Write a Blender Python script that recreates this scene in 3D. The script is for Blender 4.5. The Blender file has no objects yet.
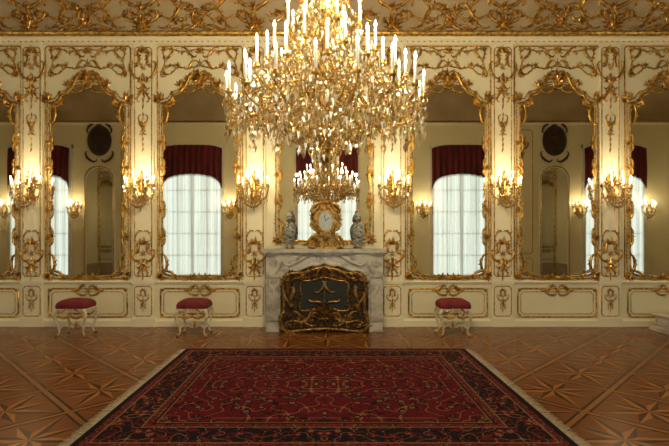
import bpy, bmesh, math, random
from mathutils import Vector, Matrix
random.seed(7)
pi=math.pi; sin=math.sin; cos=math.cos
D=7.5; S=472/D
def PX(px): return (px-327)/S
def PZ(py): return 1.5+(232-py)/S
YB=-0.3; ZC=4.66; XS=11.2; ZCEIL=5.86
# ---------------------------------------------------------------- materials
def nt(name):
    m=bpy.data.materials.new(name); m.use_nodes=True
    t=m.node_tree; b=t.nodes['Principled BSDF']; return m,t,b
def mat(name,c1,c2=None,rough=0.5,metal=0.0,scale=6,bump=0.0,emit=None,es=0,detail=4,stretch=(1,1,1),rot=(0,0,0),spec=None,lo=.35,hi=.65,dist=0):
    m,t,b=nt(name)
    c2=c2 or tuple(x*0.85 for x in c1)
    tc=t.nodes.new('ShaderNodeTexCoord'); mp=t.nodes.new('ShaderNodeMapping')
    mp.inputs['Scale'].default_value=stretch; mp.inputs['Rotation'].default_value=rot
    n=t.nodes.new('ShaderNodeTexNoise'); n.inputs['Scale'].default_value=scale; n.inputs['Detail'].default_value=detail; n.inputs['Distortion'].default_value=dist
    r=t.nodes.new('ShaderNodeValToRGB')
    r.color_ramp.elements[0].position=lo; r.color_ramp.elements[1].position=hi
    r.color_ramp.elements[0].color=(*c2,1); r.color_ramp.elements[1].color=(*c1,1)
    L=t.links.new
    L(tc.outputs['Object'],mp.inputs[0]); L(mp.outputs[0],n.inputs['Vector']); L(n.outputs[0],r.inputs[0]); L(r.outputs[0],b.inputs['Base Color'])
    b.inputs['Roughness'].default_value=rough; b.inputs['Metallic'].default_value=metal
    if spec is not None: b.inputs['Specular IOR Level'].default_value=spec
    if bump:
        bp=t.nodes.new('ShaderNodeBump'); bp.inputs['Strength'].default_value=bump; bp.inputs['Distance'].default_value=0.01
        L(n.outputs[0],bp.inputs['Height']); L(bp.outputs[0],b.inputs['Normal'])
    if emit: b.inputs['Emission Color'].default_value=(*emit,1); b.inputs['Emission Strength'].default_value=es
    return m
M_wall=mat('cream_plaster',(0.80,0.75,0.53),(0.75,0.70,0.48),0.55,scale=1.5)
M_wall2=mat('cream_panel',(0.85,0.80,0.59),(0.80,0.75,0.54),0.45,scale=2)
M_gold=mat('gilding',(0.76,0.46,0.11),(0.24,0.135,0.03),0.31,0.93,scale=20,bump=0.35)
M_gold_d=mat('old_gilding',(0.42,0.25,0.075),(0.10,0.056,0.02),0.34,0.9,scale=25,bump=0.4)
M_mirror=mat('mirror_glass',(0.70,0.68,0.60),(0.68,0.66,0.58),0.015,1.0,scale=1)
M_ceil=mat('ceiling_paint',(0.48,0.38,0.23),(0.36,0.27,0.15),0.7,scale=1.2)
M_marble=mat('marble',(0.56,0.53,0.46),(0.34,0.31,0.27),0.3,scale=4,detail=8,stretch=(1,1,1.8),lo=.38,hi=.56,dist=.8)
M_black=mat('matte_black',(0.015,0.013,0.01),None,0.9)  # plain matte black for the fireplace back panel and clock hands
M_green=mat('screen_cloth',(0.014,0.018,0.012),(0.006,0.008,0.006),0.6,scale=30)
M_red=mat('red_velvet',(0.19,0.007,0.014),(0.11,0.004,0.008),0.75,scale=8)
M_redv=mat('red_drape',(0.14,0.008,0.012),(0.06,0.003,0.006),0.8,scale=3,stretch=(6,6,.5))
M_stool=mat('painted_stool_wood',(0.70,0.65,0.50),(0.52,0.42,0.24),0.4,scale=18)
M_candle=mat('candle_wax',(0.9,0.88,0.80),(0.88,0.86,0.78),0.5,emit=(1,0.84,0.58),es=0.22)
M_flame=mat('candle_bulb',(1,0.9,0.7),None,0.4,emit=(1,0.86,0.58),es=26)
M_porc=mat('porcelain',(0.44,0.43,0.37),(0.06,0.08,0.10),0.12,scale=30,detail=2)
M_dial=mat('clock_dial',(0.48,0.53,0.52),(0.36,0.42,0.43),0.2,scale=20)
M_dark=mat('dark_cartouche',(0.06,0.035,0.02),(0.02,0.012,0.01),0.4,scale=8)
M_frame=mat('window_paint',(0.75,0.73,0.66),None,0.5)
M_fringe=mat('fringe_cotton',(0.50,0.44,0.34),(0.34,0.28,0.20),0.9,scale=40)
def crystal(name,gc,lo,hi,ro):
    m,t,b=nt(name); t.nodes.remove(b)
    out=t.nodes['Material Output']; g=t.nodes.new('ShaderNodeBsdfGlossy'); g.inputs['Color'].default_value=(*gc,1); g.inputs['Roughness'].default_value=ro
    tr=t.nodes.new('ShaderNodeBsdfTransparent'); tr.inputs['Color'].default_value=(0.96,0.91,0.78,1)
    n=t.nodes.new('ShaderNodeTexNoise'); n.inputs['Scale'].default_value=35
    mr=t.nodes.new('ShaderNodeMapRange'); mr.inputs[1].default_value=0.35; mr.inputs[2].default_value=0.65; mr.inputs[3].default_value=lo; mr.inputs[4].default_value=hi
    mx=t.nodes.new('ShaderNodeMixShader'); L=t.links.new
    L(n.outputs[0],mr.inputs[0]); L(mr.outputs[0],mx.inputs[0]); L(tr.outputs[0],mx.inputs[1]); L(g.outputs[0],mx.inputs[2]); L(mx.outputs[0],out.inputs[0])
    return m
M_crys=crystal('crystal',(1,0.92,0.70),.2,.9,.11)
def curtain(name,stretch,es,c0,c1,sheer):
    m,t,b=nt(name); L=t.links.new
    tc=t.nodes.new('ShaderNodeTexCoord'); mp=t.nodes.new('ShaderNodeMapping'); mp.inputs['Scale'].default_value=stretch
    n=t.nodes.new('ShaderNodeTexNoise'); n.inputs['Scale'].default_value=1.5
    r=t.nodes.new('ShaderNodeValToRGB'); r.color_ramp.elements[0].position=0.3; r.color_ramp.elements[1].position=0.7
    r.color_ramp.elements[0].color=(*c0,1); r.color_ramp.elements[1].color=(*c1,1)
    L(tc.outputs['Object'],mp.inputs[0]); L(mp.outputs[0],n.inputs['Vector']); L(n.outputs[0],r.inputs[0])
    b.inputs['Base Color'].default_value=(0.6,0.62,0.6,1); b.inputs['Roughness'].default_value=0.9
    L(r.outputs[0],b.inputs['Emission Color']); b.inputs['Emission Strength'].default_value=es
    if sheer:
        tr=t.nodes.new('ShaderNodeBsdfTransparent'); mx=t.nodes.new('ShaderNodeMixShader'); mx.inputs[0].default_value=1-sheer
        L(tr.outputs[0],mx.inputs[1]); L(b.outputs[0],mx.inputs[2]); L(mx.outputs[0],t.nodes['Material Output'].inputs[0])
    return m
M_sheer=curtain('sheer_fabric_glow',(9,1,0.12),1.0,(0.26,0.33,0.33),(0.80,0.90,0.88),.30)  # backlight glow and fold shading are painted into the emission as vertical streaks
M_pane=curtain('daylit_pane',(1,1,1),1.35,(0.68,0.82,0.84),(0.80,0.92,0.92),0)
# ---------------------------------------------------------------- mesh builder
class MB:
    def __init__(s): s.v=[];s.f=[];s.m=[];s.s=[]
    def add(s,vs,fs,mi=0,smooth=False):
        o=len(s.v); s.v+= [tuple(p) for p in vs]
        for f in fs: s.f.append(tuple(i+o for i in f)); s.m.append(mi); s.s.append(smooth)
    def box(s,x0,x1,y0,y1,z0,z1,mi=0):
        v=[(x,y,z) for z in(z0,z1) for y in(y0,y1) for x in(x0,x1)]
        s.add(v,[(0,2,3,1),(4,5,7,6),(0,1,5,4),(2,6,7,3),(0,4,6,2),(1,3,7,5)],mi)
    def lathe(s,cx,cy,cz,prof,n=12,mi=0,smooth=True):
        vs=[];fs=[]
        for r,z in prof:
            for i in range(n):
                a=2*pi*i/n; vs.append((cx+r*cos(a),cy+r*sin(a),cz+z))
        for j in range(len(prof)-1):
            for i in range(n):
                k=(i+1)%n; fs.append((j*n+i,j*n+k,(j+1)*n+k,(j+1)*n+i))
        fs.append(tuple(range(n))[::-1]); fs.append(tuple((len(prof)-1)*n+i for i in range(n)))
        s.add(vs,fs,mi,smooth)
    def tube(s,pts,rad,n=6,mi=0):
        vs=[];fs=[];m=len(pts)
        for j in range(m):
            p=Vector(pts[j]); t=Vector(pts[min(j+1,m-1)])-Vector(pts[max(j-1,0)])
            if t.length<1e-9: t=Vector((0,0,1))
            t.normalize(); up=Vector((0,0,1)) if abs(t.z)<0.95 else Vector((1,0,0))
            a=t.cross(up).normalized(); b=t.cross(a)
            r=rad(j/(m-1)) if callable(rad) else rad
            for i in range(n):
                q=2*pi*i/n; vs.append(p+a*r*cos(q)+b*r*sin(q))
        for j in range(m-1):
            for i in range(n):
                k=(i+1)%n; fs.append((j*n+i,j*n+k,(j+1)*n+k,(j+1)*n+i))
        fs.append(tuple(range(n))); fs.append(tuple((m-1)*n+i for i in range(n)))
        s.add(vs,fs,mi,True)
    def octa(s,x,y,z,r,h,mi=0,top=0.35):
        a=random.random()*pi
        vs=[(x+r*cos(a+i*pi/2),y+r*sin(a+i*pi/2),z+random.uniform(-.1,.1)*h) for i in range(4)]+[(x,y,z+h*top*2),(x,y,z-h)]
        s.add(vs,[(0,1,4),(1,2,4),(2,3,4),(3,0,4),(1,0,5),(2,1,5),(3,2,5),(0,3,5)],mi)
    def build(s,name,mats,loc=(0,0,0),rz=0,parent=None):
        me=bpy.data.meshes.new(name); me.from_pydata(s.v,[],s.f)
        for m in mats: me.materials.append(m)
        me.polygons.foreach_set('material_index',s.m); me.polygons.foreach_set('use_smooth',s.s); me.update()
        return place(name,me,loc,rz,parent)
def place(name,me,loc=(0,0,0),rz=0,parent=None):
    ob=bpy.data.objects.new(name,me); ob.location=loc; ob.rotation_euler=(0,0,rz)
    bpy.context.scene.collection.objects.link(ob)
    if parent: ob.parent=parent
    return ob
# ---------------------------------------------------------------- relief ornament
GW=0.76
def catmull(p,n=6,closed=False):
    out=[];m=len(p)
    rng=range(m) if closed else range(m-1)
    for i in rng:
        g=lambda k:p[k%m] if closed else p[max(0,min(m-1,k))]
        a,b,c,d=g(i-1),g(i),g(i+1),g(i+2)
        for j in range(n):
            t=j/n
            out.append(tuple(0.5*((2*b[q])+(-a[q]+c[q])*t+(2*a[q]-5*b[q]+4*c[q]-d[q])*t*t+(-a[q]+3*b[q]-3*c[q]+d[q])*t**3) for q in range(len(b))))
    if not closed: out.append(tuple(p[-1]))
    return out
def relief(mb,T,pts,rad,d=0.0,mi=0,dh=0.9,seg=4,closed=False):
    m=len(pts); vs=[];fs=[]
    for j in range(m):
        if closed: a=pts[(j-1)%m]; b=pts[(j+1)%m]
        else: a=pts[max(j-1,0)]; b=pts[min(j+1,m-1)]
        tx,tz=b[0]-a[0],b[1]-a[1]; l=math.hypot(tx,tz) or 1e-6
        nx,nz=-tz/l,tx/l; r=rad(j/(m-1)) if callable(rad) else rad
        for i in range(seg+1):
            q=pi*i/seg; vs.append(T(pts[j][0]+nx*r*cos(q),pts[j][1]+nz*r*cos(q),d+r*dh*sin(q)))
    n=seg+1
    for j in range(m if closed else m-1):
        k=(j+1)%m
        for i in range(seg): fs.append((j*n+i,j*n+i+1,k*n+i+1,k*n+i))
    mb.add(vs,fs,mi,True)
def canon(kind,n=26):
    x=z=0;th=0;P=[(0,0)]
    for i in range(n):
        t=(i+.5)/n; u=2*t-1
        if kind=='C': k=1.6+20*abs(u)**4
        elif kind=='S': k=(1 if u>0 else -1)*(1.2+24*abs(u)**4)
        else: k=1.6+30*max(0,t-0.35)**3*2.2
        th+=k/n; x+=cos(th)/n; z+=sin(th)/n; P.append((x,z))
    ex,ez=P[-1]; l2=ex*ex+ez*ez
    return [((a*ex+b*ez)/l2,(b*ex-a*ez)/l2) for a,b in P]
CAN={k:canon(k) for k in 'CSJ'}
def orn(mb,T,kind,x0,z0,x1,z1,flip=1,w=0.012,d=0.0,mi=0,leaves=3):
    dx,dz=x1-x0,z1-z0; w=w*GW
    P=[(x0+a*dx-flip*b*dz, z0+a*dz+flip*b*dx) for a,b in CAN[kind]]
    relief(mb,T,P,lambda t:w*(0.4+0.8*sin(pi*min(1,t*0.9+0.05))),d,mi)
    L=math.hypot(dx,dz)
    for i in range(leaves):
        k=int(len(P)*(0.25+0.5*(i+.5)/max(1,leaves))); p=P[k]; q=P[min(k+1,len(P)-1)]
        a=math.atan2(q[1]-p[1],q[0]-p[0])
        leaf(mb,T,p[0],p[1],a-flip*0.8,L*0.24,L*0.06,d,mi)
def leaf(mb,T,x,z,a,l,w,d=0.0,mi=0):
    ca,sa=cos(a),sin(a)
    def q(u,v,h): return T(x+u*ca-v*sa,z+u*sa+v*ca,d+h)
    b=random.uniform(-.25,.25)*l
    vs=[q(0,0,w*.5),q(l*.35,w*.8,0.003),q(l*.7,w*.5+b*.6,0.003),q(l,b,w*.6),q(l*.7,-w*.5+b*.6,0.003),q(l*.35,-w*.8,0.003),q(l*.5,b*.25,w*1.1)]
    mb.add(vs,[(0,1,6),(1,2,6),(2,3,6),(3,4,6),(4,5,6),(5,0,6)],mi,False)
def fan(mb,T,x,z,a,l,n=5,spread=2.2,d=0.0,mi=0):
    for i in range(n):
        t=i/(n-1)*2-1; leaf(mb,T,x,z,a+t*spread/2,l*(1-0.3*abs(t)),l*0.125,d,mi)
def mir(T): return lambda x,z,d:T(-x,z,d)
def shf(T,cx,cz=0): return lambda x,z,d:T(x+cx,z+cz,d)
def rosette(mb,T,x,z,r,d=0.0,mi=0):
    fan(mb,T,x,z,pi/2,r,7,2*pi*6/7,d,mi)
def resample(P,step):
    out=[];acc=0
    for i in range(len(P)-1):
        a,b=P[i],P[i+1]; l=math.hypot(b[0]-a[0],b[1]-a[1])
        while acc<l:
            t=acc/l; out.append((a[0]+(b[0]-a[0])*t,a[1]+(b[1]-a[1])*t,math.atan2(b[1]-a[1],b[0]-a[0]))); acc+=step
        acc-=l
    return out
def foliage(mb,T,P,step,l,d=0.0,mi=0,both=True,p=1.0):
    for i,(x,z,a) in enumerate(resample(P,step)):
        if random.random()>p: continue
        s=random.uniform(.6,1.2)
        sg=1 if i%2 else -1
        if not both: sg=-1
        leaf(mb,T,x,z,a+sg*random.uniform(.5,1.1),l*s,l*.17*s,d,mi)
def TW(x,z,d): return (x,-d,z)
def drop(mb,T,zt,h,w,mi=0,d=0.0):
    for TT in (T,mir(T)):
        orn(mb,TT,'S',w*.1,zt-h*.02,w*.75,zt-h*.30,1,w*.13,d,mi)
        orn(mb,TT,'C',w*.9,zt-h*.24,w*.3,zt-h*.48,-1,w*.13,d,mi)
        orn(mb,TT,'C',w*.15,zt-h*.46,w*.6,zt-h*.66,1,w*.11,d,mi)
        orn(mb,TT,'S',w*.15,zt-h*.62,w*.3,zt-h*.90,-1,w*.10,d,mi)
        fan(mb,TT,w*.4,zt-h*.12,pi*.2,w*.55,5,2.4,d,mi)
        fan(mb,TT,w*.4,zt-h*.3,pi*.15,w*.6,5,2.4,d,mi)
        fan(mb,TT,w*.25,zt-h*.55,-pi*.05,w*.5,5,2.2,d,mi)
        fan(mb,TT,w*.2,zt-h*.72,-pi*.2,w*.45,4,1.8,d,mi)
    fan(mb,T,0,zt-h*.1,pi/2,w*.85,7,2.4,d,mi)
    rosette(mb,T,0,zt-h*.34,w*.5,d,mi)
    for i in range(6): leaf(mb,T,0,zt-h*(.42+.1*i),-pi/2,h*.14,w*(.20-.02*i),d,mi)
# ---------------------------------------------------------------- mirror
def mir_outline(hw,z0,z1):
    zs=z1-.38
    R=[(0,z0-.015),(.45*hw,z0),(.8*hw,z0+.015),(.96*hw,z0+.08),(hw,z0+.25),(hw,z0+.8),(hw,(z0+zs)/2),(hw,zs-.3),(hw,zs),(.95*hw,zs+.09),(.80*hw,zs+.13),(.70*hw,zs+.21),(.52*hw,zs+.26),(.32*hw,zs+.35),(0,z1)]
    return catmull(R,5)
def mirror_mesh(hw,z0,z1):
    mb=MB(); R=mir_outline(hw,z0,z1); full=R+[(-x,z) for x,z in R[-2:0:-1]]
    zm=(z0+z1)/2; n=len(full)
    mb.add([TW(0,zm,.012)]+[TW(x,z,.012) for x,z in full],[(0,i+1,(i+1)%n+1) for i in range(n)],0)
    relief(mb,TW,full,.014,.01,1,closed=True)
    out=[(x*(1+.055/hw),zm+(z-zm)*(1+.05/(zm-z0))) for x,z in full]
    relief(mb,TW,out,.008,.004,1,closed=True)
    H=[(x*(1+.03/hw),zm+(z-zm)*(1+.03/(zm-z0))) for x,z in R]
    for T in (TW,mir(TW)):
        foliage(mb,T,H,.028,.060,.012,1)
        sc=lambda *a,**k:orn(mb,T,*a,**k)
        zs=z1-.38
        sc('C',hw*1.05,zs-.24,hw*1.05,zs+.06,-1,.026,.02,1); sc('C',hw*1.03,zs+.08,hw*.78,zs+.26,-1,.026,.02,1); sc('C',hw*.76,zs+.24,hw*.5,zs+.38,-1,.026,.02,1)
        sc('S',hw*.55,zs+.32,hw*.12,z1+.12,1,.026,.02,1); sc('C',hw*.28,z1,hw*.04,z1+.17,1,.022,.02,1); sc('C',hw*.42,zs+.30,hw*.14,z1-.04,-1,.018,.02,1)
        sc('S',hw*.97,zs-.05,hw*.72,zs+.12,-1,.018,.02,1)
        fan(mb,T,hw*1.03,zs+.12,pi*.25,.19,9,2.4,.02,1); fan(mb,T,hw*.52,z1-.04,pi*.6,.15,8,2.4,.02,1); fan(mb,T,hw*.8,zs+.14,pi*1.1,.13,6,2.0,.02,1)
        fan(mb,T,hw*.3,z1+.06,pi*.45,.12,6,2.2,.02,1)
        sc('C',hw*1.05,z0+.34,hw*1.03,z0+.10,1,.022,.02,1); sc('C',hw*.98,z0+.04,hw*.70,z0-.04,1,.022,.02,1)
        fan(mb,T,hw,z0+.03,-pi*.25,.14,8,2.4,.02,1); sc('S',hw*.5,z0-.02,hw*.08,z0-.03,1,.018,.02,1)
        for zz in (z0+.62,z0+1.05,zm+.2,zs-.55):
            sc('C',hw*1.03,zz-.13,hw*1.03,zz,-1,.018,.02,1); sc('C',hw*1.03,zz,hw*1.03,zz+.13,-1,.018,.02,1); fan(mb,T,hw*1.02,zz,0,.09,6,2.6,.02,1); fan(mb,T,hw*.98,zz,pi,.07,5,2.4,.02,1)
    fan(mb,TW,0,z1+.04,pi/2,.22,11,2.6,.03,1); rosette(mb,TW,0,z0-.02,.08,.03,1)
    relief(mb,TW,[(.075*cos(a*pi/10),z1+.03+.095*sin(a*pi/10)) for a in range(20)],.014,.03,1,closed=True)
    rosette(mb,TW,0,z1+.03,.08,.04,1)
    return mb
MM=mirror_mesh(.59,.80,3.84)
mir_px=[88,200,448,557,667,-21,-131,-241,-351,778,888,998]
first=None
for i,p in enumerate(mir_px):
    if first is None: o=MM.build('wall_mirror',[M_mirror,M_gold],(PX(p),D-.004,0)); first=o.data
    else: place('wall_mirror',first,(PX(p),D-.004,0))
CXF=PX(324.5)
mirror_mesh(.72,1.36,3.95).build('overmantel_mirror',[M_mirror,M_gold],(CXF,D-.004,0))
# ---------------------------------------------------------------- bay trim
def rect(hw,z0,z1,c=.05):
    return [(-hw+c,z0),(hw-c,z0),(hw-c*.6,z0+c*.6),(hw,z0+c),(hw,z1-c),(hw-c*.6,z1-c*.6),(hw-c,z1),(-hw+c,z1),(-hw+c*.6,z1-c*.6),(-hw,z1-c),(-hw,z0+c),(-hw+c*.6,z0+c*.6)]
def bay_mesh(hw,dado=True,over=(4.0,4.41)):
    mb=MB()
    relief(mb,TW,rect(hw+.03,.76,4.45,.03),.011,0,0,closed=True)
    z0,z1=over
    w=hw-.06
    P=catmull([(0,z0+.14),(.35*w,z0+.10),(.6*w,z0+.11),(.85*w,z0+.0),(w,z0+.06),(w*.95,z0+.22),(w,z1-.04),(.85*w,z1),(.5*w,z1-.04),(.2*w,z1-.02),(0,z1)],5)
    for T in (TW,mir(TW)):
        relief(mb,T,P,.011,0,0); foliage(mb,T,P,.035,.052,.005,0,p=.85)
        orn(mb,T,'C',w*1.0,z0-.04,w*.7,z0+.10,1,.024,.01,0); orn(mb,T,'C',w,z1-.14,w*.8,z1+.01,-1,.024,.01,0)
        orn(mb,T,'S',w*.4,z0+.1,w*.1,z0+.2,1,.022,.01,0); orn(mb,T,'S',w*.5,z1,w*.1,z1-.10,-1,.02,.01,0)
        fan(mb,T,w*.93,z0+.03,-.6,.11,8,2.4,.01,0); fan(mb,T,w*.93,z1-.03,.7,.10,8,2.4,.01,0); fan(mb,T,w*.5,z1-.03,-pi/2,.09,5,2.4,.01,0)
        fan(mb,T,w*.62,z0+.12,pi*.6,.10,6,2.2,.01,0)
    fan(mb,TW,0,z1-.08,pi/2,.13,9,2.6,.01,0); rosette(mb,TW,0,z0+.17,.09,.01,0)
    if dado:
        relief(mb,TW,rect(hw-.02,.15,.60,.06),.013,0,0,closed=True)
        relief(mb,TW,rect(hw-.07,.20,.55,.04),.006,0,0,closed=True)
        for T in (TW,mir(TW)):
            orn(mb,T,'C',.18,.60,.03,.54,-1,.02,.01,0); orn(mb,T,'S',.25,.59,.04,.62,1,.018,.01,0); fan(mb,T,hw-.05,.57,.8,.06,5,2.2,.01,0); fan(mb,T,hw-.05,.18,-.8,.06,5,2.2,.01,0)
            fan(mb,T,.12,.58,.6,.07,5,2.2,.01,0)
        rosette(mb,TW,0,.57,.075,.012,0)
    return mb
BM=bay_mesh(.645).build('trim_1',[M_gold],(PX(mir_px[0]),D-.002,0)).data
for i,p in enumerate(mir_px[1:]): place('trim_%d'%(i+2),BM,(PX(p),D-.002,0))
bay_mesh(.92,False).build('trim_20',[M_gold],(CXF,D-.002,0))
# ---------------------------------------------------------------- pilasters
def pil_mesh():
    mb=MB(); h=.165
    mb.box(-h,h,-.035,0.0,.12,4.50,0); mb.box(-h-.02,h+.02,-.05,0,.0,.14,0); mb.box(-h-.015,h+.015,-.05,0,.68,.74,0)
    T=shf(lambda x,z,d:(x,-d-.035,z),0)
    relief(mb,T,rect(h-.03,.80,4.42,.03),.009,0,1,closed=True)
    relief(mb,T,rect(h-.03,.17,.64,.03),.008,0,1,closed=True)
    drop(mb,T,4.42,.95,.17,1,.006)
    drop(mb,T,1.36,.60,.17,1,.006)
    drop(mb,T,.60,.35,.08,1,.006)
    for TT in (T,mir(T)):
        orn(mb,TT,'S',.03,3.35,.06,3.05,1,.016,.005,1); orn(mb,TT,'C',.1,1.36,.02,1.50,1,.016,.005,1)
        fan(mb,TT,.03,3.2,.6,.07,4,2,.005,1)
    for i in range(8): leaf(mb,T,0,3.4-.08*i,-pi/2,.09,.018,.005,1)
    return mb
pil_px=[33,144,255,392,502,609,722,-76,-186,-296,832,942]
PM=None
for i,p in enumerate(pil_px):
    if PM is None: PM=pil_mesh().build('trim_40',[M_wall2,M_gold],(PX(p),D,0)).data
    else: place('trim_%d'%(40+i),PM,(PX(p),D,0))
# ---------------------------------------------------------------- sconce
def candle(mb,x,y,z,h,r,mc,mf,mg,my):
    mb.lathe(x,y,z,[(r*.8,-.03),(r*2.4,-.012),(r*2.6,0),(r*1.3,.004),(r*1.5,.02)],8,mg)
    mb.lathe(x,y,z,[(r,.01),(r,h)],7,mc)
    fh=r*4.6
    mb.lathe(x,y,z+h,[(r*.35,0),(r*1.0,fh*.25),(r*.9,fh*.5),(r*.4,fh*.8),(r*.05,fh)],7,mf)
    for i in range(6):
        a=i*pi/3+.2; mb.octa(x+r*2.6*cos(a),y+r*2.6*sin(a),z-.03,.007,.03,my)
def sconce_mesh():
    mb=MB()
    T=lambda x,z,d:(x,-d,z)
    fan(mb,T,0,.05,pi/2,.22,7,2.2,.02,0); fan(mb,T,0,-.05,-pi/2,.2,5,1.6,.02,0)
    for TT in (T,mir(T)): orn(mb,TT,'S',.02,.15,.08,-.15,1,.02,.02,0)
    mb.lathe(0,-.07,-.06,[(.01,-.14),(.03,-.1),(.045,-.04),(.02,0),(.035,.05),(.015,.1),(.01,.28),(.02,.3),(.004,.36)],8,0)
    arms=[(-.225,-.16,.06),(-.14,-.27,.02),(0,-.33,0.0),(.14,-.27,.02),(.225,-.16,.06),(-.09,-.17,.14),(.09,-.17,.14)]
    for (x,y,z) in arms:
        P=catmull([(0,-.06,-.08),(x*.35,-.06+(y+.06)*.35,-.14),(x*.8,-.06+(y+.06)*.8,-.12),(x,y,-.04+z*.3),(x,y,z)],5)
        mb.tube(P,.005,5,0); candle(mb,x,y,z,.10,.010,1,2,0,3)
        for i in range(9):
            t=(i+.5)/9; q=P[int(t*(len(P)-1))]
            mb.octa(q[0],q[1],q[2]-.035,.011,.035,3)
            mb.octa(q[0]+random.uniform(-.02,.02),q[1],q[2]-.09,.011,.03,3)
            mb.octa(q[0]+random.uniform(-.02,.02),q[1],q[2]+.04,.010,.025,3)
    for i in range(30):
        t=i/29*2-1
        mb.octa(t*.2,-.24+abs(t)*.08,-.12-.09*(1-t*t),.011,.035,3)
        mb.octa(t*.13,-.2,-.20-.08*(1-t*t),.011,.035,3)
        mb.octa(t*.2,-.12,.17-.18*abs(t),.010,.028,3)
    mb.octa(0,-.1,-.30,.02,.06,3)
    return mb
SM=None
def sconce(x,y,z,rz,W):
    global SM
    if SM is None:
        ob=sconce_mesh().build('wall_sconce',[M_gold,M_candle,M_flame,M_crys],(x,y,z),rz); SM=ob.data
    else: ob=place('wall_sconce',SM,(x,y,z),rz)
    l=bpy.data.lights.new('sconce_light','POINT'); l.energy=W; l.color=(1,.79,.46); l.shadow_soft_size=.03
    lo=bpy.data.objects.new('sconce_light',l); lo.location=(0,-.36,.20); lo.parent=ob
    bpy.context.scene.collection.objects.link(lo)
for p in pil_px: sconce(PX(p),D-.036,PZ(190),0,11)
for x in (-10.3,-8.1,-3.1,3.1,8.1,10.3): sconce(x,YB,2.25,pi,13)
# ---------------------------------------------------------------- room shell
mb=MB(); mb.box(-XS,XS,D,D+.1,0,ZC+.1); mb.build('wall_front',[M_wall])
mb=MB(); mb.box(-XS,XS,YB-.1,YB,0,5.1); mb.build('wall_back',[M_wall])
for sx,nm in((-1,'left'),(1,'right')):
    mb=MB(); mb.box(min(sx*XS,sx*(XS+.1)),max(sx*XS,sx*(XS+.1)),YB-.1,D+.1,0,ZCEIL+.1); mb.build('wall_'+nm,[M_wall])
prof=[(D,ZC)]
for i in range(11):
    a=pi/2*i/10; prof.append((D-.08-1.2*(1-cos(a)),ZC+1.2*sin(a)))
for i in range(11):
    a=pi/2*(1-i/10); prof.append((YB+.02+.78*(1-cos(a)),5.08+.78*sin(a)))
mb=MB(); vs=[];fs=[]
for y,z in prof: vs+=[(-XS,y,z),(XS,y,z)]
for i in range(len(prof)-1): fs.append((2*i,2*i+1,2*i+3,2*i+2))
mb.add(vs,fs,0,True); mb.build('ceiling',[M_ceil])
def extr(mb,prof,mi,back=False):
    vs=[];fs=[]
    for y,z in prof: vs+=[(-XS,y,z),(XS,y,z)]
    for i in range(len(prof)-1): fs.append((2*i,2*i+1,2*i+3,2*i+2))
    mb.add(vs,fs,mi,False)
mb=MB()
extr(mb,[(D,4.47),(D-.03,4.48),(D-.03,4.52),(D-.07,4.55),(D-.07,4.58)],0)
extr(mb,[(D-.07,4.58),(D-.12,4.60),(D-.13,4.625),(D-.12,4.65),(D-.07,4.66)],1)
T=lambda x,z,d:(x,D-.035-d,z)
x=-6.2
while x<6.2:
    fan(mb,T,x,4.50,pi/2,.05,3,1.6,.0,1); x+=.09
mb.build('cornice',[M_wall2,M_gold])
mb=MB()
extr(mb,[(YB,4.95),(YB+.05,4.98),(YB+.1,5.05),(YB+.02,5.09)],0); extr(mb,[(YB+.101,5.02),(YB+.12,5.05),(YB+.08,5.08)],1)
mb.build('trim_30',[M_wall2,M_gold])
mb=MB(); extr(mb,[(D-.03,0),(D-.03,.09),(D-.015,.12),(D,.125)],0); mb.build('baseboard_front',[M_wall2])
mb=MB(); extr(mb,[(D,.67),(D-.02,.68),(D-.035,.71),(D-.02,.73),(D,.74)],0); mb.build('trim_31',[M_wall2])
mb=MB(); extr(mb,[(YB,.15),(YB+.02,.14),(YB+.02,0)],0); mb.build('baseboard_back',[M_wall2])
def TC(x,z,d):
    th=z/1.2; return (x,D-.08-1.2*(1-cos(th))-d*cos(th),ZC+1.2*sin(th)-d*sin(th))
mb=MB()
P=catmull([(0,.30),(.15,.24),(.3,.14),(.5,.20),(.7,.27),(.88,.22)],6)
for T in(TC,mir(TC)):
    relief(mb,T,P,.016,0,0); foliage(mb,T,P,.035,.075,.005,0)
    orn(mb,T,'C',.30,.06,.06,.18,-1,.03,.01,0); orn(mb,T,'S',.5,.20,.15,.36,1,.03,.01,0); orn(mb,T,'C',.85,.18,.65,.30,-1,.026,.01,0)
    orn(mb,T,'S',.12,.05,.42,.08,1,.026,.01,0); fan(mb,T,.3,.14,.5,.13,8,2.4,.01,0); fan(mb,T,.1,.3,pi*.4,.14,8,2.4,.01,0)
    orn(mb,T,'S',.1,.38,.7,.5,-1,.028,.01,0); orn(mb,T,'C',.88,.48,.62,.38,1,.028,.01,0); orn(mb,T,'C',.62,.08,.45,.16,-1,.02,.01,0)
    fan(mb,T,.7,.25,.9,.12,7,2.4,.01,0)
rosette(mb,TC,0,.2,.13,.02,0); fan(mb,TC,0,.05,pi/2,.17,11,2.8,.01,0)
relief(mb,TC,[(.09*cos(a*pi/10),.2+.12*sin(a*pi/10)) for a in range(20)],.016,.02,0,closed=True)
CM=None
for i,p in enumerate([88,200,324,448,557,667,-21,-131,778]):
    if CM is None: CM=mb.build('cove_ornament',[M_gold],(PX(p),0,0)).data
    else: place('cove_ornament',CM,(PX(p),0,0))
mb=MB()
for T in(TC,mir(TC)):
    orn(mb,T,'C',.14,.02,.03,.24,-1,.03,.01,0); orn(mb,T,'S',.05,.28,.2,.5,1,.03,.01,0); fan(mb,T,.1,.15,.4,.1,6,2.4,.01,0)
fan(mb,TC,0,.02,pi/2,.24,11,2.2,.01,0); fan(mb,TC,0,.3,pi/2,.16,9,2.2,.01,0)
CN=None
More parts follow.
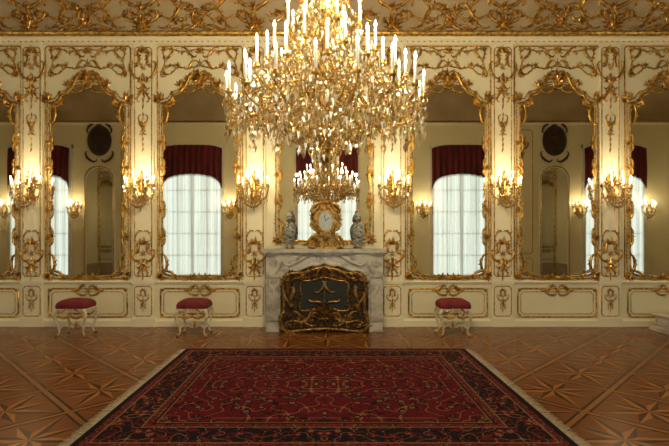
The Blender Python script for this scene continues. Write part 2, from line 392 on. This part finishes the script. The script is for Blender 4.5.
for p in pil_px[:8]:
    if CN is None: CN=mb.build('cove_cartouche',[M_gold],(PX(p),0,0)).data
    else: place('cove_cartouche',CN,(PX(p),0,0))
# ---------------------------------------------------------------- parquet floor
def wood(name,c1,c2,ang):
    return mat(name,c1,c2,0.24,scale=3,detail=6,stretch=(2,22,1),rot=(0,0,ang),spec=.25)
W=[wood('oak_light',(0.34,0.135,0.034),(0.25,0.095,0.023),.3),wood('walnut',(0.070,0.021,0.006),(0.042,0.012,0.004),1.3),
   wood('cherry',(0.185,0.062,0.016),(0.135,0.043,0.011),2.1),wood('border_wood',(0.28,0.108,0.028),(0.20,0.076,0.019),.78),wood('ebony_line',(0.030,0.011,0.004),(0.018,0.007,0.003),.78)]
bm=bmesh.new(); ts=.76; rot=Matrix.Rotation(pi/4,2)
def addp(pts,cx,cy,mi):
    vs=[]
    for u,v in pts:
        q=rot@Vector(((cx+u)*ts,(cy+v)*ts)); vs.append(bm.verts.new((q.x,q.y+3.4,0)))
    f=bm.faces.new(vs); f.material_index=mi
b=.445; ri=.17; b2=.472
for i in range(-18,19):
    for j in range(-18,19):
        q=rot@Vector((i*ts,j*ts))
        if abs(q.x)>XS+.7 or q.y+3.4>D+.7 or q.y+3.4<YB-.7: continue
        tips=[]
        for k in range(8):
            a=k*pi/4; r=b if k%2==0 else b*math.sqrt(2); tips.append((r*cos(a),r*sin(a)))
        inn=[(ri*cos(k*pi/4+pi/8),ri*sin(k*pi/4+pi/8)) for k in range(8)]
        for k in range(8):
            addp([(0,0),tips[k],inn[k]],i,j,0); addp([(0,0),inn[k-1],tips[k]],i,j,1)
            addp([inn[k],tips[k],tips[(k+1)%8]],i,j,2)
        def frame(o,bb,m1):
            addp([(-o,-o),(o,-o),(bb,-bb),(-bb,-bb)],i,j,m1); addp([(o,-o),(o,o),(bb,bb),(bb,-bb)],i,j,m1)
            addp([(o,o),(-o,o),(-bb,bb),(bb,bb)],i,j,m1); addp([(-o,o),(-o,-o),(-bb,-bb),(-bb,bb)],i,j,m1)
        frame(.5,b2,3); frame(b2,b,4)
for co,no in (((XS,0,0),(1,0,0)),((-XS,0,0),(-1,0,0)),((0,D,0),(0,1,0)),((0,YB,0),(0,-1,0))):
    bmesh.ops.bisect_plane(bm,geom=bm.verts[:]+bm.edges[:]+bm.faces[:],plane_co=co,plane_no=no,clear_outer=True)
me=bpy.data.meshes.new('floor'); bm.to_mesh(me); bm.free()
for w in W: me.materials.append(w)
place('floor',me)
# ---------------------------------------------------------------- rug
def rugmat(hx,hy):
    m,t,b=nt('persian_rug'); N=t.nodes.new; L=t.links.new
    def mt(op,a,c=None,d=None):
        n=N('ShaderNodeMath'); n.operation=op
        for i,q in enumerate((a,c,d)):
            if q is None: continue
            if isinstance(q,(int,float)): n.inputs[i].default_value=q
            else: L(q,n.inputs[i])
        return n.outputs[0]
    tc=N('ShaderNodeTexCoord'); sp=N('ShaderNodeSeparateXYZ'); L(tc.outputs['Object'],sp.inputs[0])
    ax=mt('ABSOLUTE',sp.outputs[0]); ay=mt('ABSOLUTE',sp.outputs[1])
    d=mt('MINIMUM',mt('SUBTRACT',hx,ax),mt('SUBTRACT',hy,ay))
    cb=N('ShaderNodeCombineXYZ'); L(ax,cb.inputs[0]); L(ay,cb.inputs[1])
    def mix(f,a,c):
        n=N('ShaderNodeMix'); n.data_type='RGBA'; L(f,n.inputs[0])
        for s,q in ((6,a),(7,c)):
            if isinstance(q,tuple): n.inputs[s].default_value=(*q,1)
            else: L(q,n.inputs[s])
        return n.outputs[2]
    def flowers(scale,rand,off):
        mp=N('ShaderNodeMapping'); mp.inputs['Location'].default_value=(off,off*1.7,0); L(cb.outputs[0],mp.inputs[0])
        v=N('ShaderNodeTexVoronoi'); v.inputs['Scale'].default_value=scale; v.inputs['Randomness'].default_value=rand; L(mp.outputs[0],v.inputs['Vector'])
        return v
    def vines(scale,off,wd):
        mp=N('ShaderNodeMapping'); mp.inputs['Location'].default_value=(off,off,0); L(cb.outputs[0],mp.inputs[0])
        n=N('ShaderNodeTexNoise'); n.inputs['Scale'].default_value=scale; n.inputs['Detail'].default_value=0; L(mp.outputs[0],n.inputs['Vector'])
        return mt('LESS_THAN',mt('ABSOLUTE',mt('SUBTRACT',n.outputs[0],.5)),wd)
    red=(0.105,0.006,0.012); navy=(0.009,0.008,0.012); tan=(0.21,0.115,0.058); pink=(0.16,0.035,0.032); bred=(0.13,0.010,0.015)
    def floral(base,alt,sc,off,c1,c2):
        col=mix(vines(sc*.8,off,.022),base,alt)
        col=mix(vines(sc*.7,off+5,.014),col,c1)
        v=flowers(sc,.8,off); dist=v.outputs['Distance']
        col=mix(mt('LESS_THAN',dist,.36),col,alt); col=mix(mt('LESS_THAN',dist,.23),col,c1)
        col=mix(mt('LESS_THAN',dist,.13),col,c2)
        v2=flowers(sc*2.1,.9,off+3); col=mix(mt('LESS_THAN',v2.outputs['Distance'],.22),col,alt)
        v3=flowers(sc*1.7,.9,off+7); col=mix(mt('LESS_THAN',v3.outputs['Distance'],.16),col,c1)
        return col
    field=floral(red,navy,9,1.3,tan,pink)
    bord=floral(navy,bred,11,4.1,tan,pink)
    guard=floral(bred,navy,22,2.2,tan,tan)
    col=field
    def band(x): return mt('LESS_THAN',d,x)
    col=mix(band(.47),col,tan); col=mix(band(.46),col,navy); col=mix(band(.44),col,guard); col=mix(band(.385),col,tan); col=mix(band(.373),col,bord)
    col=mix(band(.12),col,tan); col=mix(band(.108),col,guard); col=mix(band(.05),col,navy)
    L(col,b.inputs['Base Color']); b.inputs['Roughness'].default_value=.95
    b.inputs['Specular IOR Level'].default_value=.1
    return m
hx,hy=1.77,1.40; RX,RY=-.02,4.61
rug=MB()
rug.box(-hx,hx,-hy,hy,.001,.016,0)
for sx in(-1,1):
    n=330
    for i in range(n):
        y=-hy+2*hy*(i+.5)/n; l=.10+random.uniform(-.012,.012); dy=random.uniform(-.012,.012)
        rug.add([(sx*hx,y-.0035,.010),(sx*hx,y+.0035,.010),(sx*(hx+l*.5),y+.004+dy*.3,.009),(sx*(hx+l*.5),y-.003+dy*.3,.009),(sx*(hx+l),y+dy+.002,.003),(sx*(hx+l),y+dy-.002,.003)],[(0,1,2,3),(3,2,4,5)],1)
rug.build('persian_rug',[rugmat(hx,hy),M_fringe],(RX,RY,0))
# ---------------------------------------------------------------- fireplace
fp=MB(); FD=.30; HW=.885; HT=1.16
O=catmull([(.66,0),(.66,.3),(.655,.62),(.62,.80),(.52,.90),(.40,.90),(.28,.95),(.14,1.0),(0,1.02)],4)
k0=[k for k in range(len(O)) if O[k][1]>=.8][0]
def outer(i,n):
    x,z=O[i]
    if z<.80: return (HW,z)
    t=(i-k0)/(n-1-k0)
    return (HW*(1-t),HT)
n=len(O)
for sx in(-1,1):
    vs=[];fs=[]
    for i in range(n):
        ox,oz=outer(i,n); x,z=O[i]
        vs+=[(sx*ox,-FD,oz),(sx*x,-FD,z),(sx*x,-.0,z)]
    for i in range(n-1):
        a=3*i; fs+=[(a,a+3,a+4,a+1),(a+1,a+4,a+5,a+2)]
    fp.add(vs,fs,0)
    fp.add([(sx*HW,-FD,0),(sx*HW,0,0),(sx*HW,0,HT),(sx*HW,-FD,HT)],[(0,1,2,3)],0)
    x0,x1=sorted((sx*.70,sx*.86)); fp.box(x0-.02,x1+.02,-FD-.05,-FD,0,.14,0); fp.box(x0,x1,-FD-.025,-FD,.16,.80,0)
    fp.box(x0+.03,x1-.03,-FD-.04,-FD-.025,.22,.72,0)
    fp.box(x0-.01,x1+.01,-FD-.05,-FD,.82,.86,0)
TF=lambda x,z,d:(x,-FD-d,min(z,HT+.02))
for T in(TF,mir(TF)):
    relief(fp,T,[(x+.02 if z<.8 else x*1.03,z+ (0.02 if z>=.8 else 0)) for x,z in O],.022,0,0)
    orn(fp,T,'C',.86,.88,.73,1.06,-1,.05,0,0); orn(fp,T,'S',.62,1.06,.12,1.08,1,.036,0,0); orn(fp,T,'S',.78,.78,.80,.5,1,.045,.02,0)
    fan(fp,T,.78,.98,pi/2,.12,5,2,.01,0); fan(fp,T,.78,.4,-pi/2,.14,7,2,.03,0)
    orn(fp,T,'C',.22,1.05,.03,1.10,-1,.036,0,0); fan(fp,T,.5,1.0,.5,.1,6,2.4,.01,0)
rosette(fp,TF,0,1.06,.1,.01,0)
def shelf(z0,z1,ex):
    P=catmull([(0,-FD-.10-ex),(.3,-FD-.09-ex),(.5,-FD-.04-ex),(.66,-FD-.05-ex),(.76,-FD-.10-ex),(.90+ex,-FD-.09-ex),(.93+ex,-FD-.02),(.93+ex,-.1),(.93+ex,0)],5)
    full=P+[(-x,y) for x,y in P[::-1][:-1]]
    m=len(full); vs=[(x,y,z0) for x,y in full]+[(x,y,z1) for x,y in full]
    fp.add(vs,[(i,(i+1)%m,m+(i+1)%m,m+i) for i in range(m)]+[tuple(range(m)),tuple(range(m,2*m))],0)
shelf(HT,HT+.03,-.03); shelf(HT+.03,HT+.085,.01)
fp.box(-.70,.70,-.02,-.004,0,1.05,1); 
fp.build('fireplace',[M_marble,M_black],(CXF,D-.06,0))
SHZ=HT+.085
# fire screen
fs_=MB()
Fo=catmull([(0,.06),(.3,.04),(.5,.02),(.61,.05),(.64,.14),(.61,.28),(.60,.5),(.62,.7),(.61,.80),(.56,.86),(.48,.885),(.36,.885),(.2,.93),(0,.985)],5)
full=Fo+[(-x,z) for x,z in Fo[-2:0:-1]]; m=len(full)
fs_.add([TW(0,.5,0)]+[TW(x,z,0) for x,z in full],[(0,i+1,(i+1)%m+1) for i in range(m)],0)
In=[(x*.58,.57+(z-.49)*.52) for x,z in Fo]
Mid=[(x*.85,.50+(z-.49)*.83) for x,z in Fo]
Mi2=[(x*.71,.53+(z-.49)*.68) for x,z in Fo]
for T in(TW,mir(TW)):
    relief(fs_,T,Fo,.024,0,1); foliage(fs_,T,Fo,.024,.08,.01,1); foliage(fs_,T,Mid,.018,.085,.008,1); foliage(fs_,T,Mi2,.018,.075,.008,1); relief(fs_,T,In,.012,.01,1); foliage(fs_,T,In,.025,.06,.01,1,p=.9)
    for a in (('C',.58,.1,.35,.08,1),('C',.58,.30,.58,.12,-1),('S',.56,.6,.54,.35,1),('C',.58,.70,.50,.84,1),('S',.45,.83,.2,.88,1),('C',.24,.12,.10,.26,1),('S',.45,.2,.2,.12,1),('C',.3,.26,.15,.14,-1),('S',.12,.34,.3,.22,1),('C',.48,.3,.38,.16,1),('C',.52,.55,.5,.66,-1),('C',.08,.86,.02,.95,1),('S',.48,.68,.46,.42,-1),('C',.14,.62,.04,.76,-1),('S',.22,.5,.06,.42,1)):
        orn(fs_,T,*a,w=.026,d=.012,mi=1)
    fan(fs_,T,.53,.78,.8,.12,7,2.2,.02,1); fan(fs_,T,.5,.12,-.8,.11,7,2.2,.02,1); fan(fs_,T,.15,.2,.5,.14,9,2.8,.02,1); fan(fs_,T,.35,.2,1.2,.12,8,2.8,.02,1)
    fs_.box(*sorted((T(.5,0,0)[0],T(.58,0,0)[0])),-.04,.03,0,.05,1)
rosette(fs_,TW,0,.22,.13,.03,1); fan(fs_,TW,0,.28,pi/2,.20,11,2.4,.02,1); fan(fs_,TW,0,.90,pi/2,.08,5,2.4,.02,1)
relief(fs_,TW,[(0,.42),(0,.80)],.005,.004,1)
fs_.build('fire_screen',[M_green,M_gold_d],(CXF,D-.47,0))
# ---------------------------------------------------------------- mantel clock
ck=MB()
CO=catmull([(0,.0),(.2,.0),(.26,.04),(.19,.12),(.13,.22),(.16,.34),(.22,.44),(.20,.56),(.12,.62),(.08,.70),(0,.74)],5)
full=CO+[(-x,z) for x,z in CO[-2:0:-1]]; m=len(full)
vs=[(x*.85,-.07,z*.95+.01) for x,z in full]+[(x*.8,.05,z*.95+.01) for x,z in full]
ck.add(vs+[(0,-.07,.4),(0,.05,.4)],[(i,(i+1)%m,m+(i+1)%m,m+i) for i in range(m)]+[(2*m,i,(i+1)%m) for i in range(m)]+[(2*m+1,m+i,m+(i+1)%m) for i in range(m)],3)
T2=lambda x,z,d:(x,-d-.07,max(z,.006))
for T in(T2,mir(T2)):
    relief(ck,T,CO,.014,0,0); foliage(ck,T,CO,.028,.06,.01,0)
    orn(ck,T,'C',.24,.04,.12,.18,1,.022,.01,0); orn(ck,T,'S',.14,.2,.20,.40,1,.022,.01,0); orn(ck,T,'C',.20,.55,.08,.66,1,.022,.01,0)
    fan(ck,T,.12,.12,0,.08,5,2.4,.01,0)
    ck.box(*sorted((T(.16,0,0)[0],T(.26,0,0)[0])),-.1,.06,0,.03,0)
ck.box(-.27,.27,-.10,.07,0,.022,0)
fan(ck,T2,0,.68,pi/2,.14,7,2.2,.0,0); rosette(ck,T2,0,.14,.08,.01,0)
vs=[(0,-.095,.42)]+[(.115*cos(a*pi/12),-.085,.42+.15*sin(a*pi/12)) for a in range(24)]
ck.add(vs,[(0,i+1,(i+1)%24+1) for i in range(24)],1,True)
relief(ck,T2,[(.12*cos(a*pi/12),.42+.155*sin(a*pi/12)) for a in range(24)],.012,.012,0,closed=True)
relief(ck,T2,[(0,.42),(.05,.47)],.004,.026,2); relief(ck,T2,[(0,.42),(-.02,.51)],.004,.026,2)
ck.v=[(x,y,max(z,0)) for x,y,z in ck.v]
ck.build('mantel_clock',[M_gold,M_dial,M_black,M_gold_d],(CXF+.02,D-.27,SHZ+.002))
# vases
va=MB()
va.lathe(0,0,0,[(.055,0),(.06,.015),(.05,.03),(.045,.05),(.075,.12),(.095,.22),(.10,.29),(.08,.35),(.045,.39),(.04,.42),(.055,.45),(.06,.455),(.05,.47),(.055,.48),(.035,.53),(.012,.55),(.018,.57),(.004,.60)],20,0)
va.lathe(0,0,0,[(.066,0),(.066,.018),(.05,.03)],20,1); va.lathe(0,0,.415,[(.05,0),(.062,.02),(.05,.04)],20,1)
v0=va.build('porcelain_vase',[M_porc,M_gold_d],(PX(290)*.97,D-.25,SHZ+.001))
place('porcelain_vase',v0.data,(PX(357.5)*.97,D-.25,SHZ+.001))
# ---------------------------------------------------------------- stools
st=MB()
def rr(hx,hy,c,z,n=6):
    out=[]
    for q,(sx,sy) in enumerate(((1,1),(-1,1),(-1,-1),(1,-1))):
        for i in range(n+1):
            a=q*pi/2+pi/2*i/n; out.append((sx*(hx-c)+c*cos(a),sy*(hy-c)+c*sin(a),z))
    return out
def loft(mb,rings,mi,smooth=True):
    n=len(rings[0]); vs=[p for r in rings for p in r]
    fs=[(j*n+i,j*n+(i+1)%n,(j+1)*n+(i+1)%n,(j+1)*n+i) for j in range(len(rings)-1) for i in range(n)]
    fs+=[tuple(range(n))[::-1],tuple((len(rings)-1)*n+i for i in range(n))]
    mb.add(vs,fs,mi,smooth)
loft(st,[rr(.26,.20,.05,.39),rr(.275,.215,.06,.41),rr(.278,.218,.07,.445),rr(.26,.20,.08,.485),rr(.20,.15,.08,.515),rr(.11,.07,.05,.53),rr(.02,.015,.01,.535)],1)
loft(st,[rr(.255,.195,.04,.34),rr(.262,.202,.05,.36),rr(.27,.21,.05,.395),rr(.265,.205,.05,.405)],0,False)
for sx in(-1,1):
    for sy in(-1,1):
        P=catmull([(sx*.235,sy*.175,.38),(sx*.27,sy*.205,.31),(sx*.245,sy*.185,.2),(sx*.21,sy*.16,.09),(sx*.225,sy*.17,.03),(sx*.25,sy*.19,.018)],5)
        st.tube(P,lambda t:.034-.022*min(1,t*1.25)+(.010 if t>.93 else 0),8,0)
        st.lathe(sx*.25,sy*.19,0,[(.02,0),(.026,.01),(.022,.03),(.01,.04)],8,2)
        Q=catmull([(sx*.213,sy*.163,.11),(sx*.13,sy*.10,.15),(sx*.05,sy*.035,.11),(0,0,.12)],4); st.tube(Q,.012,6,0)
        for k in range(3): st.octa(sx*.262,sy*.20,.33-.03*k,.016,.03,2)
st.lathe(0,0,.12,[(.01,-.03),(.03,0),(.02,.03),(.028,.05),(.003,.08)],10,2)
for rzz in (0,pi):
    c=cos(rzz)
    T=lambda x,z,d,c=c:(x*c,(-.20-d)*c,z)
    for TT in(T,mir(T)): orn(st,TT,'C',.2,.34,.04,.32,-1,.016,.003,2); orn(st,TT,'S',.21,.38,.03,.37,1,.012,.006,2)
    fan(st,T,0,.35,-pi/2,.06,5,2.6,.004,2)
st.v=[(x*.82,y*.86,z) for x,y,z in st.v]
sd=None
for px in (76,194.5,453):
    loc=((px-327)/68.3,6.92,0)
    if sd is None: sd=st.build('upholstered_stool',[M_stool,M_red,M_gold],loc).data
    else: place('upholstered_stool',sd,loc)
pl=MB(); pl.box(-.3,.3,-.2,.2,0,.06,0); loft(pl,[rr(.27,.17,.02,.06),rr(.27,.17,.02,.10),rr(.24,.15,.02,.12),rr(.24,.15,.02,.20),rr(.28,.18,.02,.225),rr(.29,.19,.02,.25)],0,False)
pl.build('marble_plinth',[M_marble],((658-327)/66.5+.3,7.1,0))
# ---------------------------------------------------------------- chandelier (hero)
CX,CY=-.015,3.75; E=1.5
ch=MB()
ch.lathe(0,0,E,[(.004,.52),(.03,.55),(.05,.60),(.03,.64),(.06,.70),(.10,.76),(.05,.82),(.03,.88),(.06,.95),(.035,1.02),(.03,1.2),(.06,1.28),(.07,1.36),(.03,1.44),(.028,1.62),(.05,1.7),(.03,1.8),(.025,2.1),(.05,2.2),(.02,2.3),(.012,2.4),(.012,ZCEIL-E-.12),(.10,ZCEIL-E-.05),(.13,ZCEIL-E-.005)],12,0)
tiers=[(.77,1.03,18,.1),(.63,1.20,14,.25),(.46,1.36,10,.0),(.30,1.60,8,.3),(.17,1.86,6,.1)]
def string(p0,p1,sag,n,r,h):
    for i in range(n):
        t=(i+.5)/n; 
        x=p0[0]+(p1[0]-p0[0])*t; y=p0[1]+(p1[1]-p0[1])*t; z=p0[2]+(p1[2]-p0[2])*t-sag*4*t*(1-t)
        ch.octa(x,y,z,r*random.uniform(.8,1.15),h,3,.45)
for ti,(R,hh,n,ph) in enumerate(tiers):
    pts=[]
    for i in range(n):
        a=2*pi*i/n+ph; ca,sa=cos(a),sin(a); z=E+hh+random.uniform(-.02,.02)
        P=catmull([(.03*ca,.03*sa,z-.06),(R*.25*ca,R*.25*sa,z+.02),(R*.5*ca,R*.5*sa,z-.12),(R*.8*ca,R*.8*sa,z-.15),(R*ca,R*sa,z-.07),(R*ca,R*sa,z-.01)],6)
        ch.tube(P,.006,6,0); candle(ch,R*ca,R*sa,z,.16+random.uniform(-.01,.02),.011,1,2,0,3)
        pts.append((R*ca,R*sa,z))
        for k in range(9):
            q=P[3+int(k*(len(P)-6)/9)]
            ch.octa(q[0],q[1],q[2]-.03,.013,.035,3); ch.octa(q[0]+random.uniform(-.02,.02),q[1]+random.uniform(-.02,.02),q[2]-.09,.016,.045,3)
            ch.octa(q[0]+random.uniform(-.03,.03),q[1]+random.uniform(-.03,.03),q[2]+.03,.011,.03,3)
        for k in range(4): ch.octa(R*ca+random.uniform(-.01,.01),R*sa,z-.06-.05*k,.016,.03,3)
        ch.octa(R*ca,R*sa,z-.28,.024,.06,3)
        for k in range(4):
            aa=a+random.uniform(-.15,.15); rr_=R*random.uniform(.9,1.0); ch.octa(rr_*cos(aa),rr_*sin(aa),z-random.uniform(.1,.3),.016,.045,3)
        string((.05*ca,.05*sa,z+.22),(R*ca*.96,R*sa*.96,z),.05,int(7+R*20),.010,.02)
    for i in range(n):
        a=pts[i]; b_=pts[(i+1)%n]
        string((a[0],a[1],a[2]-.03),(b_[0],b_[1],b_[2]-.03),.07,int(8+R*10),.011,.02)
        mx=((a[0]+b_[0])/2,(a[1]+b_[1])/2,a[2]-.14); ch.octa(*mx,.022,.055,3)
def ring(R,h,n,r,l):
    for i in range(n):
        a=2*pi*i/n+random.random()*.1; ch.octa(R*cos(a),R*sin(a),E+h,r,l,3)
for R,h in((.66,.97),(.56,.92),(.46,.86),(.38,.82),(.30,.77),(.20,.70),(.10,.62)):
    Pr=[(R*cos(a*pi/16),R*sin(a*pi/16),E+h+.03) for a in range(33)]; ch.tube(Pr,.004,5,0)
    ring(R,h-.02,int(R*75)+8,.018,.06); ring(R*.97,h+.05,int(R*60)+6,.013,.03)
for i in range(26):
    a=2*pi*i/26; ca,sa=cos(a),sin(a)
    string((.72*ca,.72*sa,E+.98),(.46*ca,.46*sa,E+.88),.03,12,.013,.024)
    string((.46*ca,.46*sa,E+.88),(.20*ca,.20*sa,E+.72),.03,12,.013,.024)
    if i%2: string((.20*ca,.20*sa,E+.72),(.04*ca,.04*sa,E+.58),.02,8,.011,.02)
    if i%2: string((.22*ca,.22*sa,E+1.55),(.55*ca,.55*sa,E+1.2),.08,18,.012,.022)
    if i%2==0: string((.08*ca,.08*sa,E+2.1),(.28*ca,.28*sa,E+1.65),.06,18,.011,.02)
ch.lathe(0,0,E+.50,[(.004,-.05),(.03,-.02),(.04,.01),(.03,.04),(.01,.06)],8,3,False)
for R,h,n in((.55,1.05,12),(.38,1.25,9),(.22,1.45,7)):
    for i in range(n):
        a=2*pi*(i+.5)/n; x,y=R*cos(a),R*sin(a)
        ch.lathe(x,y,E+h,[(.012,0),(.02,.03),(.01,.06),(.016,.1),(.002,.22)],6,3,False)
        P=[(x*.7,y*.7,E+h-.1),(x*.9,y*.9,E+h-.08),(x,y,E+h)]; ch.tube(P,.005,5,0)
co=ch.build('crystal_chandelier',[M_gold,M_candle,M_flame,M_crys],(CX,CY,0))
def clight(x,y,z,e):
    l=bpy.data.lights.new('chandelier_light','POINT'); l.energy=e; l.color=(1,.82,.52); l.shadow_soft_size=.03
    lo=bpy.data.objects.new('chandelier_light',l); lo.location=(x,y,z); lo.parent=co; bpy.context.scene.collection.objects.link(lo)
for i in range(6):
    a=2*pi*i/6+.3; clight(.30*cos(a),.30*sin(a),E+2.1,37)
for i in range(6):
    a=2*pi*i/6; clight(.70*cos(a),.70*sin(a),E+1.36,11)
# ---------------------------------------------------------------- windows on the back wall
def window(i,x):
    mb=MB()
    w=.93; z0,z1=.12,4.2
    mb.box(-w-.10,-w,0,.10,0,z1+.12,0); mb.box(w,w+.10,0,.10,0,z1+.12,0); mb.box(-w-.10,w+.10,0,.12,z1,z1+.12,0); mb.box(-w,w,0,.08,0,z0,0)
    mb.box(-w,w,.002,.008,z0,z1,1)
    for xx in (-.47,.47): mb.box(xx-.018,xx+.018,.008,.022,z0,z1,0)
    for zz in (.75,1.45,2.15,2.85,3.5): mb.box(-w,w,.008,.022,zz-.02,zz+.02,0)
    mb.box(-.05,.05,.008,.03,z0,z1,0)
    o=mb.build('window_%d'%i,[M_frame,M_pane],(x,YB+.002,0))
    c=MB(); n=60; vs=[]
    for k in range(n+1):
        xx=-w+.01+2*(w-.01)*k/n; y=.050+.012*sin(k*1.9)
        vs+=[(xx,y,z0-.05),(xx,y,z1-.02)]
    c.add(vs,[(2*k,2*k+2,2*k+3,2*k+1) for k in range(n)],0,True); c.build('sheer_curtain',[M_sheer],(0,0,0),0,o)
    v=MB(); n=72; vs=[];fs=[]; rows=7
    ZBf=lambda u:3.36-.18*u*u-.30*abs(u)**8
    for k in range(n+1):
        u=k/n*2-1; xx=u*(w+.06); zb=ZBf(u); zt=z1+.10-.12*abs(u)**4
        for r in range(rows+1):
            t=r/rows; vs.append((xx,.13+.02*sin(k*.9)*(0.4+t)+.03*sin(pi*t),zt+(zb-zt)*t))
    for k in range(n):
        for r in range(rows): q=k*(rows+1)+r; fs.append((q,q+1,q+rows+2,q+rows+1))
    v.add(vs,fs,0,True)
    for k in range(0,n,1):
        u=k/n*2-1; v.octa(u*(w+.06),.14,ZBf(u)-.02,.012,.04,1)
    v.build('valance',[M_redv,M_gold_d],(0,0,0),0,o)
for i,x in enumerate((0,-4.35,4.35,-9.25,9.25)): window(i+1,x)
for i,x in enumerate((-7.35,7.35)):
    mb=MB(); w=.46
    P=[(w,0.02),(w,1),(w,2.2),(w,3.2)]+[(w*cos(a*pi/16),3.2+.42*sin(a*pi/16)) for a in range(1,9)]
    full=P+[(-a,b_) for a,b_ in P[-2::-1]]; m=len(full)
    mb.add([TW(0,1.8,.02)]+[TW(a,b_,.02) for a,b_ in full],[(0,k+1,(k+1)%m+1) for k in range(m)],0)
    relief(mb,TW,full,.05,.0,2); relief(mb,TW,full,.02,.045,1); mb.box(-.02,.02,-.04,-.02,.02,3.6,1)
    ov=[(.36*cos(a*pi/16),4.45+.46*sin(a*pi/16)) for a in range(32)]
    mb.add([TW(0,4.45,.06)]+[TW(a,b_,.02) for a,b_ in ov],[(0,k+1,(k+1)%32+1) for k in range(32)],3,True)
    relief(mb,TW,ov,.035,.02,3,closed=True)
    for T in(TW,mir(TW)):
        orn(mb,T,'C',.4,4.1,.1,3.85,-1,.04,.03,3); orn(mb,T,'C',.35,4.7,.08,4.95,1,.04,.03,3)
    fan(mb,TW,0,4.9,pi/2,.2,7,2.6,.03,3)
    mb.build('door_%d'%(i+1),[M_mirror,M_gold,M_frame,M_dark],(x,YB+.002,0),pi)
bp=MB()
for xc,hw in ((-2.2,.55),(2.2,.55),(-6.2,.45),(6.2,.45)):
    T=lambda x,z,d,xc=xc:(x+xc,YB+.002+d,z)
    relief(bp,T,rect(hw,.8,4.8,.06),.014,0,0,closed=True); relief(bp,T,rect(hw,.2,.65,.06),.012,0,0,closed=True)
    drop(bp,T,4.6,.8,.3,0,.005)
bp.build('trim_32',[M_gold])
# ---------------------------------------------------------------- world, camera
w=bpy.data.worlds.new('World'); bpy.context.scene.world=w; w.use_nodes=True
w.node_tree.nodes['Background'].inputs[0].default_value=(.5,.6,.7,1); w.node_tree.nodes['Background'].inputs[1].default_value=.3
cam=bpy.data.cameras.new('Camera'); cam.sensor_width=36; cam.lens=472/669*36; cam.shift_x=7.5/669; cam.shift_y=9/669; cam.clip_start=.02
c=bpy.data.objects.new('Camera',cam); c.location=(0,0,1.5); c.rotation_euler=(pi/2,0,0); bpy.context.scene.collection.objects.link(c)
bpy.context.scene.camera=c
sc=bpy.context.scene
try:
    sc.view_settings.view_transform='Standard'; sc.view_settings.look='None'; sc.view_settings.exposure=0.12
except Exception as e: print(e)
